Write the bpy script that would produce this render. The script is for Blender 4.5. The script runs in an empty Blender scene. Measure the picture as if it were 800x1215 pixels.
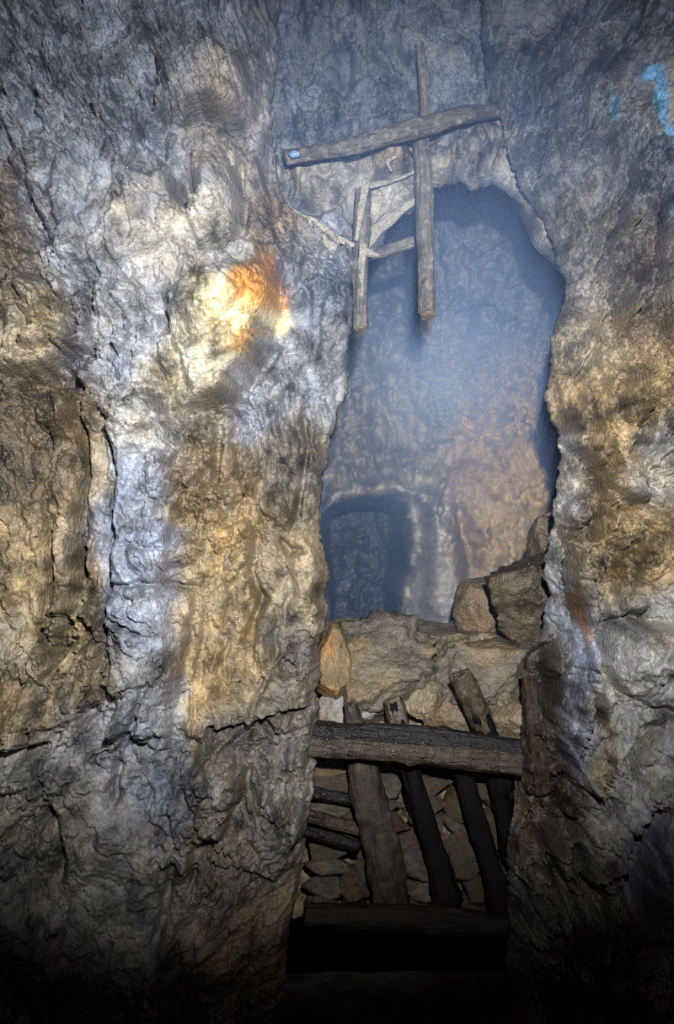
import bpy, bmesh, math, random
import numpy as np
from mathutils import Vector, Matrix

# ------------------------------------------------------------------ camera, world, light
sc = bpy.context.scene
COL = sc.collection
F = 1215.0                 # focal length in pixels of the 800 x 1215 frame
ZC = 2.35                  # eye height above the pit floor

def P(px, py, Y):
    """world point that lies at depth Y behind picture point px, py"""
    return Vector(((px - 400) / F * Y, Y, ZC + (607.5 - py) / F * Y))

cam_d = bpy.data.cameras.new('camera')
cam_d.sensor_fit = 'VERTICAL'; cam_d.sensor_height = 36; cam_d.lens = 36
cam = bpy.data.objects.new('camera', cam_d); COL.objects.link(cam)
cam.location = (0, 0, ZC); cam.rotation_euler = (math.pi / 2, 0, 0)
sc.camera = cam

world = bpy.data.worlds.new('mine_darkness'); sc.world = world
world.use_nodes = True
world.node_tree.nodes['Background'].inputs[0].default_value = (0, 0, 0, 1)
world.node_tree.nodes['Background'].inputs[1].default_value = 0

fl = bpy.data.lights.new('flash', 'SPOT')          # the photographer's flash, just right of and above the lens
fl.energy = 1530; fl.color = (1.0, 0.98, 0.95)
fl.spot_size = math.radians(62.5); fl.spot_blend = 1.0; fl.shadow_soft_size = 0.035
flash = bpy.data.objects.new('flash', fl); COL.objects.link(flash)
flash.location = (0.14, 0.0, ZC + 0.5); flash.scale = (1.3, 1, 1)
flash.rotation_euler = (P(360, 465, 4.3) - flash.location).to_track_quat('-Z', 'Y').to_euler()

vs = sc.view_settings
vs.view_transform = 'Standard'; vs.look = 'None'; vs.gamma = 1; vs.use_curve_mapping = False
vs.exposure = 0.0

cy = sc.cycles
cy.max_bounces = 4; cy.diffuse_bounces = 2; cy.glossy_bounces = 1; cy.volume_bounces = 0; cy.volume_step_rate = 2.5
cy.sample_clamp_indirect = 2.0; cy.use_denoising = False

# ------------------------------------------------------------------ numpy noise
U = np.uint32
def _hash(ix, iy, iz, seed):
    with np.errstate(over='ignore'):
        h = ix.astype(np.int64).astype(U) * U(374761393) + iy.astype(np.int64).astype(U) * U(668265263) \
            + iz.astype(np.int64).astype(U) * U(2147483647) + U(seed * 1274126177 % 4294967295)
        h = (h ^ (h >> U(13))) * U(1274126177)
        h = (h ^ (h >> U(16))) * U(2246822519)
        h = h ^ (h >> U(15))
    return (h & U(0xFFFFFF)).astype(np.float32) / np.float32(0xFFFFFF)

def vnoise(x, y, z, seed=0):
    fx, fy, fz = np.floor(x), np.floor(y), np.floor(z)
    dx, dy, dz = x - fx, y - fy, z - fz
    ux = dx*dx*dx*(dx*(dx*6-15)+10); uy = dy*dy*dy*(dy*(dy*6-15)+10); uz = dz*dz*dz*(dz*(dz*6-15)+10)
    r = 0
    for i in (0, 1):
        wx = ux if i else 1-ux
        for j in (0, 1):
            wy = uy if j else 1-uy
            for k in (0, 1):
                wz = uz if k else 1-uz
                r = r + wx*wy*wz*_hash(fx+i, fy+j, fz+k, seed)
    return r

def fbm(x, y, z, octv=4, seed=0, gain=0.5, ridged=False):
    a, s, r, f = 1.0, 0.0, 0, 1.0
    for o in range(octv):
        n = vnoise(x*f + 17.3*o, y*f + 5.1*o, z*f - 9.7*o, seed+o)
        if ridged: n = 1 - np.abs(2*n - 1)
        r = r + a*n; s += a; a *= gain; f *= 2.03
    return r / s            # 0..1

def facets(u, v, seed=0, tilt=1.0):
    """block relief: every cell of a jittered grid is a tilted plane; returns height and edge distance"""
    fu, fv = np.floor(u), np.floor(v)
    z0 = np.zeros_like(u)
    d1 = np.full_like(u, 9.0); d2 = np.full_like(u, 9.0); hh = np.zeros_like(u)
    for i in (-1, 0, 1):
        for j in (-1, 0, 1):
            a, b = fu+i, fv+j
            cu = a + 0.15 + 0.7*_hash(a, b, z0, seed); cv = b + 0.15 + 0.7*_hash(a, b, z0, seed+1)
            gx = _hash(a, b, z0, seed+2)*2-1; gy = _hash(a, b, z0, seed+3)*2-1; of = _hash(a, b, z0, seed+4)*2-1
            d = np.hypot(u-cu, v-cv)
            h = of*0.5 + tilt*(gx*(u-cu) + gy*(v-cv))
            near = d < d1
            d2 = np.where(near, d1, np.minimum(d2, d))
            hh = np.where(near, h, hh)
            d1 = np.where(near, d, d1)
    return hh, d2 - d1

def sstep(x, a=0.0, b=1.0):
    t = np.clip((x-a)/(b-a), 0, 1)
    return t*t*(3-2*t)

# ------------------------------------------------------------------ traced relief (picture points projected on the rock)
def poly_dist(px, py, pts):
    best = np.full(px.shape, 1e9); side = np.zeros(px.shape); tt = np.zeros(px.shape)
    L = [math.hypot(pts[i+1][0]-pts[i][0], pts[i+1][1]-pts[i][1]) for i in range(len(pts)-1)]
    tot = sum(L); acc = 0
    for i in range(len(pts)-1):
        ax, ay = pts[i]; bx, by = pts[i+1]; dx, dy = bx-ax, by-ay
        t = np.clip(((px-ax)*dx + (py-ay)*dy)/(L[i]**2+1e-9), 0, 1)
        d = np.hypot(px-ax-t*dx, py-ay-t*dy)
        m = d < best
        best = np.where(m, d, best)
        side = np.where(m, np.sign(dx*(py-ay) - dy*(px-ax)), side)
        tt = np.where(m, (acc + t*L[i])/tot, tt)
        acc += L[i]
    return best, side, tt

def relief(px, py, feats):
    """height towards the viewer in metres. Kinds: 'g' groove, 'r' ridge, 'b' boss, 's' step (raised on the right-hand side of travel)"""
    h = np.zeros_like(px)
    jx = 6*(vnoise(px/18, py/18, px*0, 881)-.5); jy = 6*(vnoise(px/18, py/18, px*0, 882)-.5)
    px = px+jx; py = py+jy
    for ft in feats:
        k = ft[0]
        if k in 'gr':
            _, pts, w, a = ft
            reach = 3*w
        elif k == 's':
            _, pts, w, a, fall = ft
            reach = 3.2*fall
        elif k == 'p':
            _, pts, w, a = ft; pts = pts + [pts[0]]; reach = 2
        if k == 'b':
            _, cx, cy, rx, ry, rot, a = ft
            reach = 1.6*max(rx, ry); x0, x1, y0, y1 = cx-reach, cx+reach, cy-reach, cy+reach
        else:
            xs = [p[0] for p in pts]; ys = [p[1] for p in pts]
            x0, x1, y0, y1 = min(xs)-reach, max(xs)+reach, min(ys)-reach, max(ys)+reach
        m = (px > x0) & (px < x1) & (py > y0) & (py < y1)
        if not m.any(): continue
        qx, qy = px[m], py[m]
        if k == 'b':
            c, s = math.cos(math.radians(rot)), math.sin(math.radians(rot))
            u = ((qx-cx)*c + (qy-cy)*s)/rx; v = (-(qx-cx)*s + (qy-cy)*c)/ry
            h[m] += a*(1 - sstep(np.hypot(u, v), 0.25, 1.25))
        else:
            d, sd, t = poly_dist(qx, qy, pts)
            tap = sstep(np.minimum(t, 1-t)/0.16)
            if k == 'p':
                ins = np.zeros(qx.shape, bool)
                for (ax, ay), (bx, by) in zip(pts[:-1], pts[1:]):
                    if ay == by: continue
                    ins ^= ((ay > qy) != (by > qy)) & (qx < (bx-ax)*(qy-ay)/(by-ay) + ax)
                h[m] += a*ins*sstep(d/w)
            elif k == 'g': h[m] -= a*np.exp(-(d/w)**2)*(0.25+0.75*tap)
            elif k == 'r': h[m] += a*np.exp(-(d/w)**2)*(0.25+0.75*tap)
            else: h[m] += np.where(sd > 0, a*sstep(d/w)*np.exp(-(d/fall)**2), -0.25*a*np.exp(-(d/w/1.6)**2))*tap
    return h

def stain(px, py, X, Z, pts, default, seed, mottle=1.0):
    """mineral colour of the rock, with some painted shade: blend of traced patches with ragged borders; 4th value = wetness"""
    wx = (fbm(X*5, Z*5, X*0, 4, seed)-0.5)*60; wy = (fbm(X*5+9, Z*5, X*0, 4, seed+7)-0.5)*60
    qx, qy = px+wx, py+wy
    num = np.zeros(px.shape+(4,)); den = np.zeros(px.shape)
    num += np.array(default)*0.03; den += 0.03
    for (cx, cy, rx, ry, c) in pts:
        w = np.exp(-(((qx-cx)/rx)**2 + ((qy-cy)/ry)**2)*1.3)
        num += w[..., None]*np.array(c); den += w
    c = num/den[..., None]
    m1 = fbm(X*9, Z*9, X*0+3, 5, seed+20, 0.6); m2 = fbm(X*26, Z*20, X*0+8, 3, seed+30, 0.6)
    lum = 0.42 + 0.85*sstep(m1, 0.25, 0.75) + 1.3*(m2-0.5)
    warm = (fbm(X*11+40, Z*8, X*0, 5, seed+40, .65)-0.5)*0.9
    lum = 1 + (lum-0.9)*mottle; warm = warm*mottle
    c[..., 0] *= lum*(1+0.35*warm); c[..., 1] *= lum*(1+0.08*warm); c[..., 2] *= lum*(1-0.5*warm)
    c[..., :3] = np.clip(c[..., :3], 0.004, 0.95)
    return c

# ------------------------------------------------------------------ materials
def nodes(name):
    m = bpy.data.materials.new(name); m.use_nodes = True
    nt = m.node_tree; nt.nodes.clear()
    out = nt.nodes.new('ShaderNodeOutputMaterial')
    return m, nt, out
def N(nt, t, **kw):
    n = nt.nodes.new(t)
    for k, v in kw.items(): setattr(n, k, v)
    return n
def noise_tex(nt, vec, scale, detail=4, rough=0.6):
    n = N(nt, 'ShaderNodeTexNoise'); n.inputs['Scale'].default_value = scale
    n.inputs['Detail'].default_value = detail; n.inputs['Roughness'].default_value = rough
    nt.links.new(vec, n.inputs['Vector']); return n
def maprange(nt, val, a, b, c, d):
    n = N(nt, 'ShaderNodeMapRange')
    for i, v in zip((1, 2, 3, 4), (a, b, c, d)): n.inputs[i].default_value = v
    nt.links.new(val, n.inputs[0]); return n.outputs[0]
def math_node(nt, op, a, b):
    n = N(nt, 'ShaderNodeMath', operation=op)
    for i, v in enumerate((a, b)):
        if hasattr(v, 'node'): nt.links.new(v, n.inputs[i])
        else: n.inputs[i].default_value = v
    return n.outputs[0]

def rock_material(name, colour=None, wet=0.5, bump=0.85, grain=0.9):
    m, nt, out = nodes(name)
    b = N(nt, 'ShaderNodeBsdfPrincipled'); nt.links.new(b.outputs[0], out.inputs[0])
    tc = N(nt, 'ShaderNodeTexCoord')
    vec = tc.outputs['Object']
    if colour is None:
        at = N(nt, 'ShaderNodeAttribute', attribute_name='Mineral'); base = at.outputs['Color']; wetv = at.outputs['Alpha']
    else:
        rgb = N(nt, 'ShaderNodeRGB'); rgb.outputs[0].default_value = (*colour, 1); base = rgb.outputs[0]
        v = N(nt, 'ShaderNodeValue'); v.outputs[0].default_value = wet; wetv = v.outputs[0]
    n1 = noise_tex(nt, vec, 75, 5, 0.7); n2 = noise_tex(nt, vec, 14, 5, 0.65)
    k = math_node(nt, 'MULTIPLY', maprange(nt, n1.outputs[0], 0.3, 0.7, 1-0.45*grain, 1+0.45*grain), maprange(nt, n2.outputs[0], 0.3, 0.7, 0.75, 1.25))
    mul = N(nt, 'ShaderNodeVectorMath', operation='SCALE'); nt.links.new(base, mul.inputs[0]); nt.links.new(k, mul.inputs['Scale'])
    nt.links.new(mul.outputs[0], b.inputs['Base Color'])
    n3 = noise_tex(nt, vec, 24, 4, 0.6)
    ro = math_node(nt, 'SUBTRACT', maprange(nt, n3.outputs[0], 0.38, 0.62, 0.74, 0.48), math_node(nt, 'MULTIPLY', wetv, 0.30))
    nt.links.new(ro, b.inputs['Roughness'])
    b.inputs['Specular IOR Level'].default_value = 0.7
    n4 = noise_tex(nt, vec, 110, 4, 0.65); n5 = noise_tex(nt, vec, 38, 4, 0.6)
    hsum = math_node(nt, 'ADD', math_node(nt, 'MULTIPLY', n4.outputs[0], 0.22), n5.outputs[0])
    bp = N(nt, 'ShaderNodeBump'); bp.inputs['Strength'].default_value = bump; bp.inputs['Distance'].default_value = 0.02
    nt.links.new(hsum, bp.inputs['Height']); nt.links.new(bp.outputs[0], b.inputs['Normal'])
    return m

def wood_material(name, dark, light, rough=(0.45, 0.8), spec=0.5, crust=None):
    """grain runs along the object's own Z axis"""
    m, nt, out = nodes(name)
    b = N(nt, 'ShaderNodeBsdfPrincipled'); nt.links.new(b.outputs[0], out.inputs[0])
    tc = N(nt, 'ShaderNodeTexCoord')
    mp = N(nt, 'ShaderNodeMapping'); mp.inputs['Scale'].default_value = (1, 1, 0.09); nt.links.new(tc.outputs['Object'], mp.inputs[0])
    n1 = noise_tex(nt, mp.outputs[0], 70, 5, 0.65); n2 = noise_tex(nt, tc.outputs['Object'], 14, 4, 0.6)
    f = math_node(nt, 'ADD', math_node(nt, 'MULTIPLY', n1.outputs[0], 0.6), math_node(nt, 'MULTIPLY', n2.outputs[0], 0.4))
    rp = N(nt, 'ShaderNodeValToRGB')
    rp.color_ramp.elements[0].position = 0.36; rp.color_ramp.elements[0].color = (*dark, 1)
    rp.color_ramp.elements[1].position = 0.66; rp.color_ramp.elements[1].color = (*light, 1)
    nt.links.new(f, rp.inputs[0])
    if crust is None: nt.links.new(rp.outputs[0], b.inputs['Base Color'])
    else:                                    # patches of mineral crust and mould
        n3 = noise_tex(nt, tc.outputs['Object'], 26, 6, 0.75)
        mx = N(nt, 'ShaderNodeMix', data_type='RGBA'); mx.inputs['B'].default_value = (*crust, 1)
        nt.links.new(maprange(nt, n3.outputs[0], .50, .66, 0, .85), mx.inputs['Factor']); nt.links.new(rp.outputs[0], mx.inputs['A']); nt.links.new(mx.outputs['Result'], b.inputs['Base Color'])
    nt.links.new(maprange(nt, n2.outputs[0], 0.35, 0.65, rough[0], rough[1]), b.inputs['Roughness'])
    b.inputs['Specular IOR Level'].default_value = spec
    bp = N(nt, 'ShaderNodeBump'); bp.inputs['Strength'].default_value = 0.9; bp.inputs['Distance'].default_value = 0.014
    nt.links.new(n1.outputs[0], bp.inputs['Height']); nt.links.new(bp.outputs[0], b.inputs['Normal'])
    return m

M_ROCK = rock_material('wet_rock')
M_CHAMBER = rock_material('chamber_rock', bump=0.35, grain=0.5)

# ------------------------------------------------------------------ mesh helpers
def tag(o, label=None, cat=None, group=None, kind=None):
    if label: o['label'] = label
    if cat: o['category'] = cat
    if group: o['group'] = group
    if kind: o['kind'] = kind
    return o

def link(name, me, mat=None, parent=None):
    o = bpy.data.objects.new(name, me); COL.objects.link(o)
    if mat is not None: me.materials.append(mat)
    if parent is not None: o.parent = parent
    return o

def grid_mesh(name, co, colour=None, flip=False):
    """co: rows x cols x 3"""
    R, C = co.shape[:2]
    me = bpy.data.meshes.new(name)
    idx = np.arange(R*C, dtype=np.int32).reshape(R, C)
    a, b, c, d = idx[:-1, :-1], idx[:-1, 1:], idx[1:, 1:], idx[1:, :-1]
    q = np.stack((a, d, c, b) if flip else (a, b, c, d), -1).reshape(-1, 4)
    me.vertices.add(R*C); me.vertices.foreach_set('co', co.reshape(-1).astype(np.float32))
    n = len(q)
    me.loops.add(n*4); me.loops.foreach_set('vertex_index', q.reshape(-1))
    me.polygons.add(n); me.polygons.foreach_set('loop_start', np.arange(0, n*4, 4, dtype=np.int32))
    me.polygons.foreach_set('use_smooth', np.ones(n, dtype=bool))
    me.update(calc_edges=True)
    if colour is not None:
        at = me.color_attributes.new('Mineral', 'FLOAT_COLOR', 'POINT')
        at.data.foreach_set('color', colour.reshape(-1).astype(np.float32))
    return me

def project(X, Y, Z):
    return 400 + F*X/Y, 607.5 - F*(Z-ZC)/Y

def crag(X, Z, seed, lean=0.0, amp=1.0, fine=1.0):
    """general craggy relief of hewn, wet rock"""
    wx = (fbm(X*3, Z*2.2, X*0, 3, seed)-0.5)*0.35; wz = (fbm(X*3+7, Z*2.2, X*0, 3, seed+3)-0.5)*0.35
    x = X + lean*(Z-ZC) + wx; z = Z + wz
    # finer warp so that block borders are ragged
    w2 = (fbm(X*14, Z*11, X*0, 4, seed+5, .6)-0.5)*0.11; w3 = (fbm(X*14+5, Z*11, X*0, 4, seed+6, .6)-0.5)*0.11
    xa, za = x+w2, z+w3
    b1, _ = facets(xa*3.0, za*1.7, seed+11, 0.9)
    b2, _ = facets(xa*8.5, za*5.4, seed+21, 1.1)
    b3, _ = facets(xa*21, za*14, seed+31, 1.2)
    n = (fbm(x*4, z*2.4, X*0, 4, seed+41)-0.5)
    # rounded wet lumps parted by sharp creases, three sizes, drawn out downwards
    def lumps(sx, sz, sd): return np.abs(2*vnoise(xa*sx, za*sz, X*0+sd, sd)-1)
    l1 = lumps(9, 4.6, seed+51); l2 = lumps(19, 10, seed+52); l3 = lumps(41, 25, seed+53); l4 = lumps(80, 55, seed+54)
    bil = 0.075*l1 + 0.066*l2*(.4+.9*l1) + 0.044*l3*(.4+.8*l2) + .017*fine*l4
    fl_ = fbm(xa*17, za*3.6, X*0, 4, seed+56, 0.6, True)-0.6
    k = 0.5 + 0.9*sstep(fbm(X*2.1, Z*1.7, X*0, 2, seed+71), .35, .65)      # smooth and broken zones alternate
    return amp*(0.055*b1 + 0.036*b2*k + 0.014*fine*b3*k + 0.09*n + bil*k - .05 + 0.035*fl_)

# ------------------------------------------------------------------ colours of the minerals, one with painted shade (linear) + wetness
GREY = (.25, .245, .23, .55); SLATE = (.115, .135, .17, .55); SHADED_SLATE = (.07, .083, .11, .45)  # last one: slate dimmed to paint light falloff at the top and drift shade
BLUEW = (.265, .31, .405, .7); PALE = (.33, .325, .305, .7); PALEB = (.23, .25, .285, .8)
GOLD = (.285, .21, .112, 1.1); TAN = (.30, .245, .165, .95); BROWN = (.17, .125, .075, .95); DKB = (.095, .068, .038, .95)
CREAM = (.80, .68, .42, .6); ORANGE = (.80, .36, .07, .5); RUST = (.32, .15, .06, .6); GB = (.155, .14, .115, .8)
CYAN = (.09, .27, .48, .4); VIOLET = (.20, .19, .21, .7)

# ------------------------------------------------------------------ setting: left wall
L_EDGE = [(-200, 338), (0, 335), (60, 332), (110, 326), (160, 322), (210, 330), (240, 335), (254, 348), (264, 374), (280, 394), (291, 416), (300, 422), (340, 420), (380, 417), (400, 414), (420, 416), (445, 414),
          (470, 409), (500, 400), (530, 392), (555, 386), (600, 380), (640, 381), (665, 386), (690, 390), (715, 391), (735, 386), (760, 380), (800, 378), (850, 378), (900, 375), (950, 368), (1000, 362), (1050, 355),
          (1100, 345), (1215, 332), (1400, 325)]
L_FEATS = [
 ('p', [(205, 345), (272, 292), (335, 288), (340, 330), (325, 380), (300, 435), (270, 475), (235, 485), (215, 440), (203, 400)], 14, .06),
 ('p', [(130, 480), (205, 470), (214, 600), (205, 690), (235, 700), (215, 800), (200, 900), (140, 860), (128, 720)], 8, .05),
 ('p', [(0, 330), (60, 330), (98, 395), (90, 418), (55, 442), (0, 446)], 14, .06), ('p', [(118, 115), (200, 188), (222, 260), (190, 300), (120, 320), (60, 310), (60, 200)], 12, .05),
 ('p', [(225, 180), (275, 185), (284, 240), (278, 288), (235, 300), (222, 250)], 6, .05), ('p', [(190, 60), (290, 60), (305, 120), (290, 146), (215, 144), (190, 100)], 14, .05),
 ('p', [(245, 862), (300, 850), (330, 842), (374, 840), (366, 960), (330, 1050), (250, 1010), (215, 935)], 8, .04),
 ('g', [(0, 190), (18, 225), (36, 260), (48, 300)], 15, .10), ('s', [(105, 395), (92, 415), (60, 440), (0, 447)], 12, .05, 60),
 ('g', [(10, 455), (60, 455), (100, 440)], 12, .08), ('g', [(25, 330), (27, 370), (40, 400)], 5, .03),
 ('g', [(85, 470), (97, 510), (98, 560), (92, 590), (90, 640), (88, 690), (75, 740), (65, 790), (45, 830)], 6, .09),
 ('g', [(50, 610), (50, 680), (52, 700), (45, 740), (40, 765)], 5, .07), ('g', [(100, 470), (124, 500), (135, 530), (138, 560), (132, 610), (136, 660), (128, 720), (122, 790)], 5, .06),
 ('g', [(117, 640), (110, 680), (100, 720), (104, 790)], 4, .045), ('g', [(70, 700), (55, 755)], 4, .05),
 ('b', 68, 722, 15, 20, 0, .06), ('b', 70, 650, 14, 50, 0, .05), ('b', 55, 790, 22, 28, 0, .06), ('b', 110, 665, 7, 30, 8, .04),
 ('g', [(120, 835), (75, 870), (50, 888), (0, 897)], 10, .10), ('b', 25, 860, 30, 40, 0, .06),
 ('b', 172, 560, 48, 190, 0, .07), ('b', 175, 780, 42, 120, 0, .05),
 ('g', [(110, 112), (150, 150), (190, 182), (215, 218)], 13, .07), ('g', [(118, 55), (113, 80), (106, 110)], 7, .06),
 ('b', 245, 105, 62, 60, 0, .08), ('g', [(204, 146), (250, 141), (300, 152)], 7, .08), ('g', [(215, 195), (222, 225), (216, 240)], 8, .08),
 ('b', 255, 240, 30, 62, 4, .09), ('s', [(280, 288), (284, 245), (277, 190), (262, 180)], 5, .0, 30), ('g', [(285, 180), (290, 240), (284, 288)], 6, .05),
 ('g', [(276, 291), (240, 320), (205, 345), (198, 352), (200, 378), (209, 402)], 3.5, .05),
 ('s', [(209, 402), (199, 376), (200, 350), (240, 320), (276, 291), (330, 285)], 5, .07, 75),
 ('b', 270, 375, 50, 40, -15, .07), ('g', [(312, 335), (302, 365), (280, 390), (240, 412)], 4, .025),
 ('g', [(225, 385), (232, 410), (215, 420)], 3, .02), ('g', [(325, 140), (316, 200), (330, 260)], 9, .06),
 ('s', [(345, 315), (333, 362), (318, 408), (300, 440), (272, 478), (240, 490), (205, 508)], 14, .13, 75),
 ('g', [(330, 400), (310, 436), (280, 478)], 7, .06),
 ('g', [(263, 497), (259, 540), (250, 585)], 6, .07), ('g', [(240, 525), (241, 575)], 5, .04), ('g', [(282, 535), (284, 570)], 3, .03),
 ('g', [(308, 608), (305, 650), (297, 682), (312, 712), (292, 770)], 5, .07), ('g', [(360, 480), (362, 540), (355, 600), (345, 640)], 4, .04),
 ('g', [(330, 640), (345, 655), (365, 650)], 4, .05), ('b', 365, 690, 22, 60, 0, .07), ('b', 312, 760, 12, 32, 0, .05),
 ('g', [(330, 720), (326, 790)], 4, .04), ('g', [(345, 700), (335, 740)], 4, .03), ('g', [(345, 450), (335, 490)], 4, .03), ('b', 328, 480, 10, 12, 0, .03),
 ('r', [(240, 700), (228, 780), (226, 870), (211, 902), (205, 960), (215, 1010), (222, 1050)], 3.5, .022),
 ('r', [(340, 770), (312, 812), (296, 853), (252, 888), (216, 925), (206, 952)], 3.5, .028),
 ('s', [(375, 838), (325, 842), (300, 850), (250, 862), (245, 890)], 5, .09, 55), ('g', [(330, 850), (300, 865), (260, 895)], 5, .04),
 ('g', [(298, 895), (292, 940), (268, 990), (238, 1012), (224, 1062)], 9, .08), ('b', 260, 925, 45, 45, 0, .07), ('b', 335, 960, 40, 70, 0, .06),
 ('g', [(130, 692), (175, 689), (205, 693), (238, 699)], 3.0, .045), ('g', [(155, 645), (195, 648)], 2.5, .03), ('g', [(208, 1010), (190, 1090), (175, 1150)], 7, .05),
 ('g', [(50, 955), (70, 1010), (60, 1060)], 8, .06), ('g', [(60, 960), (40, 990)], 6, .04), ('g', [(140, 900), (130, 960)], 6, .05), ('b', 100, 1000, 60, 60, 0, .06),
]
L_STAIN = [
 (20, 20, 70, 60, SHADED_SLATE), (130, 40, 80, 60, SLATE), (260, 30, 80, 50, SHADED_SLATE), (60, 150, 70, 60, SLATE), (165, 120, 50, 60, SLATE), (250, 110, 50, 50, GB), (0, 260, 40, 60, DKB),
 (80, 260, 50, 60, PALEB), (165, 270, 40, 50, PALE), (165, 190, 40, 40, PALEB), (250, 175, 35, 22, GREY), (255, 250, 28, 45, PALE), (315, 170, 22, 90, VIOLET), (315, 265, 25, 30, BROWN),
 (40, 390, 40, 35, TAN), (150, 400, 50, 50, PALEB), (110, 330, 40, 40, PALEB), (220, 430, 35, 35, (.42, .39, .31, .6)), (225, 365, 16, 35, (.42, .39, .31, .6)), (268, 375, 34, 28, CREAM), (302, 345, 18, 22, ORANGE), (285, 402, 24, 8, ORANGE), (318, 375, 10, 20, CREAM),
 (325, 312, 18, 18, RUST), (240, 470, 45, 22, (.40, .35, .25, .7)), (300, 420, 20, 30, PALE), (375, 420, 38, 60, PALEB), (375, 340, 40, 40, SLATE), (310, 490, 30, 30, PALEB), (30, 490, 60, 45, DKB), (20, 570, 50, 45, DKB), (115, 540, 16, 40, TAN), (85, 560, 14, 40, BROWN),
 (170, 480, 35, 45, PALE), (167, 570, 38, 45, BLUEW), (167, 640, 36, 40, BLUEW), (170, 720, 38, 45, BLUEW), (175, 790, 35, 35, PALEB), (165, 870, 45, 40, PALEB), (195, 950, 40, 50, SLATE),
 (20, 660, 40, 50, GOLD), (75, 680, 25, 60, TAN), (20, 740, 40, 40, TAN), (60, 790, 30, 30, TAN), (15, 850, 30, 40, GOLD), (100, 800, 25, 50, BROWN), (110, 720, 20, 60, BROWN),
 (255, 560, 45, 40, BROWN), (260, 630, 55, 45, GOLD), (265, 720, 50, 55, GOLD), (270, 800, 45, 30, GOLD), (226, 860, 12, 60, GOLD), (340, 560, 40, 50, GB), (365, 680, 25, 50, TAN), (330, 620, 30, 25, BROWN), (320, 740, 30, 50, GB), (310, 750, 10, 25, PALEB), (350, 800, 30, 40, GB),
 (300, 900, 60, 50, GB), (60, 930, 60, 50, GREY), (50, 1040, 80, 80, GB), (280, 1000, 80, 60, GB), (345, 950, 30, 60, GREY), (120, 1100, 100, 80, GREY), (280, 1120, 90, 80, BROWN),
]
def build_side(name, sgn, edge_px, ye, base_x, base_y, feats, stains, xs_in, xs_out, seed, lean, flare, default):
    rows = np.concatenate((np.arange(-0.05, 0.2, 0.03), np.arange(0.2, 4.68, 0.0058), np.arange(4.68, 5.25, 0.03)))
    py_row = 607.5 - (rows-ZC)*F/ye
    e = np.array(edge_px, float)
    pe = np.interp(py_row, e[:, 0], e[:, 1])
    xe = (pe-400)/F*ye
    z0 = rows*0
    xe = xe + 0.05*(fbm(rows*9, z0+2, z0, 5, seed+90, 0.7)-0.5) + 0.016*(fbm(rows*50, z0+4, z0, 2, seed+95)-0.5)
    # columns: from the edge outwards (dense in the picture, coarse beyond)
    n_in = xs_in
    u = np.linspace(0, 1, n_in)
    lim = xs_out[0]
    Xi = xe[:, None] + (lim - xe[:, None])*u[None, :]
    Xo = np.repeat(np.linspace(xs_out[0], xs_out[1], 60)[None, 1:], len(rows), 0)
    X = np.concatenate((Xi, Xo), 1)
    Z = np.repeat(rows[:, None], X.shape[1], 1)
    base = np.interp(X*sgn, np.array(base_x), np.array(base_y))
    # rounded arris at the opening
    Rr = 0.10
    d = np.abs(X - xe[:, None])
    t = np.clip(1 - d/Rr, 0, 1)
    base = base + Rr*(1-np.sqrt(1-t*t*0.98))
    base = base - 0.35*np.clip(Z-4.3, 0, 2)**1.5          # the roof closes in overhead
    h0 = crag(X, Z, seed, lean, 1.0 if sgn < 0 else 1.2, 1.25)
    fade = sstep(d/0.05)*0.7+0.3
    px, py = project(X, np.maximum(base-.02, 0.6), Z)          # traced relief, laid on the undisturbed face
    h = h0*fade + (1.6 if sgn < 0 else 1.9)*relief(px, py, feats)*(0.5+0.5*fade)*(np.abs(X) < abs(xs_out[0])+0.25)
    Y = base - h
    px, py = project(X, np.maximum(Y, 0.6), Z)
    # returning face that runs back into the chamber
    k = np.concatenate((np.linspace(0, .25, 22)[1:], np.linspace(.25, 3.3, 30)[1:]))
    Xw = X[:, :1] + flare*np.sqrt(k[None, :]+0.02)*0.55*np.minimum(1, k[None, :]*8)
    Yw = Y[:, :1] + k[None, :]
    Zw = np.repeat(rows[:, None], len(k), 1)
    ww = 0.10*(fbm(Yw*5, Zw*5, Xw, 4, seed+77)-0.5)*sstep(k[None, :]/0.12)
    Xw = Xw + ww
    pxw, pyw = np.repeat(px[:, :1], len(k), 1), np.repeat(py[:, :1], len(k), 1)
    X = np.concatenate((Xw[:, ::-1], X), 1); Y = np.concatenate((Yw[:, ::-1], Y), 1); Z = np.concatenate((Zw[:, ::-1], Z), 1)
    px = np.concatenate((pxw[:, ::-1], px), 1); py = np.concatenate((pyw[:, ::-1], py), 1)
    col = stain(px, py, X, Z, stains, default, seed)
    me = grid_mesh(name, np.stack((X, Y, Z), -1), col, flip=(sgn > 0))
    o = link(name, me, M_ROCK)
    tag(o, kind='structure')
    return o

wl = build_side('wall_left', -1, L_EDGE, 4.42, [-.3, 0, .1, .3, .5, .8, 1.05, 1.35, 1.6, 2.1, 2.5, 2.7], [4.44, 4.42, 4.36, 4.24, 4.08, 3.98, 3.98, 4.02, 3.8, 2.9, 1.2, -.5],
                L_FEATS, L_STAIN, 255, (-1.42, -2.7), 3, 0.06, -1.0, GREY)
tag(wl, 'broad left rock face, golden and blue-grey with a glaring orange patch', 'rock wall')

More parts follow.
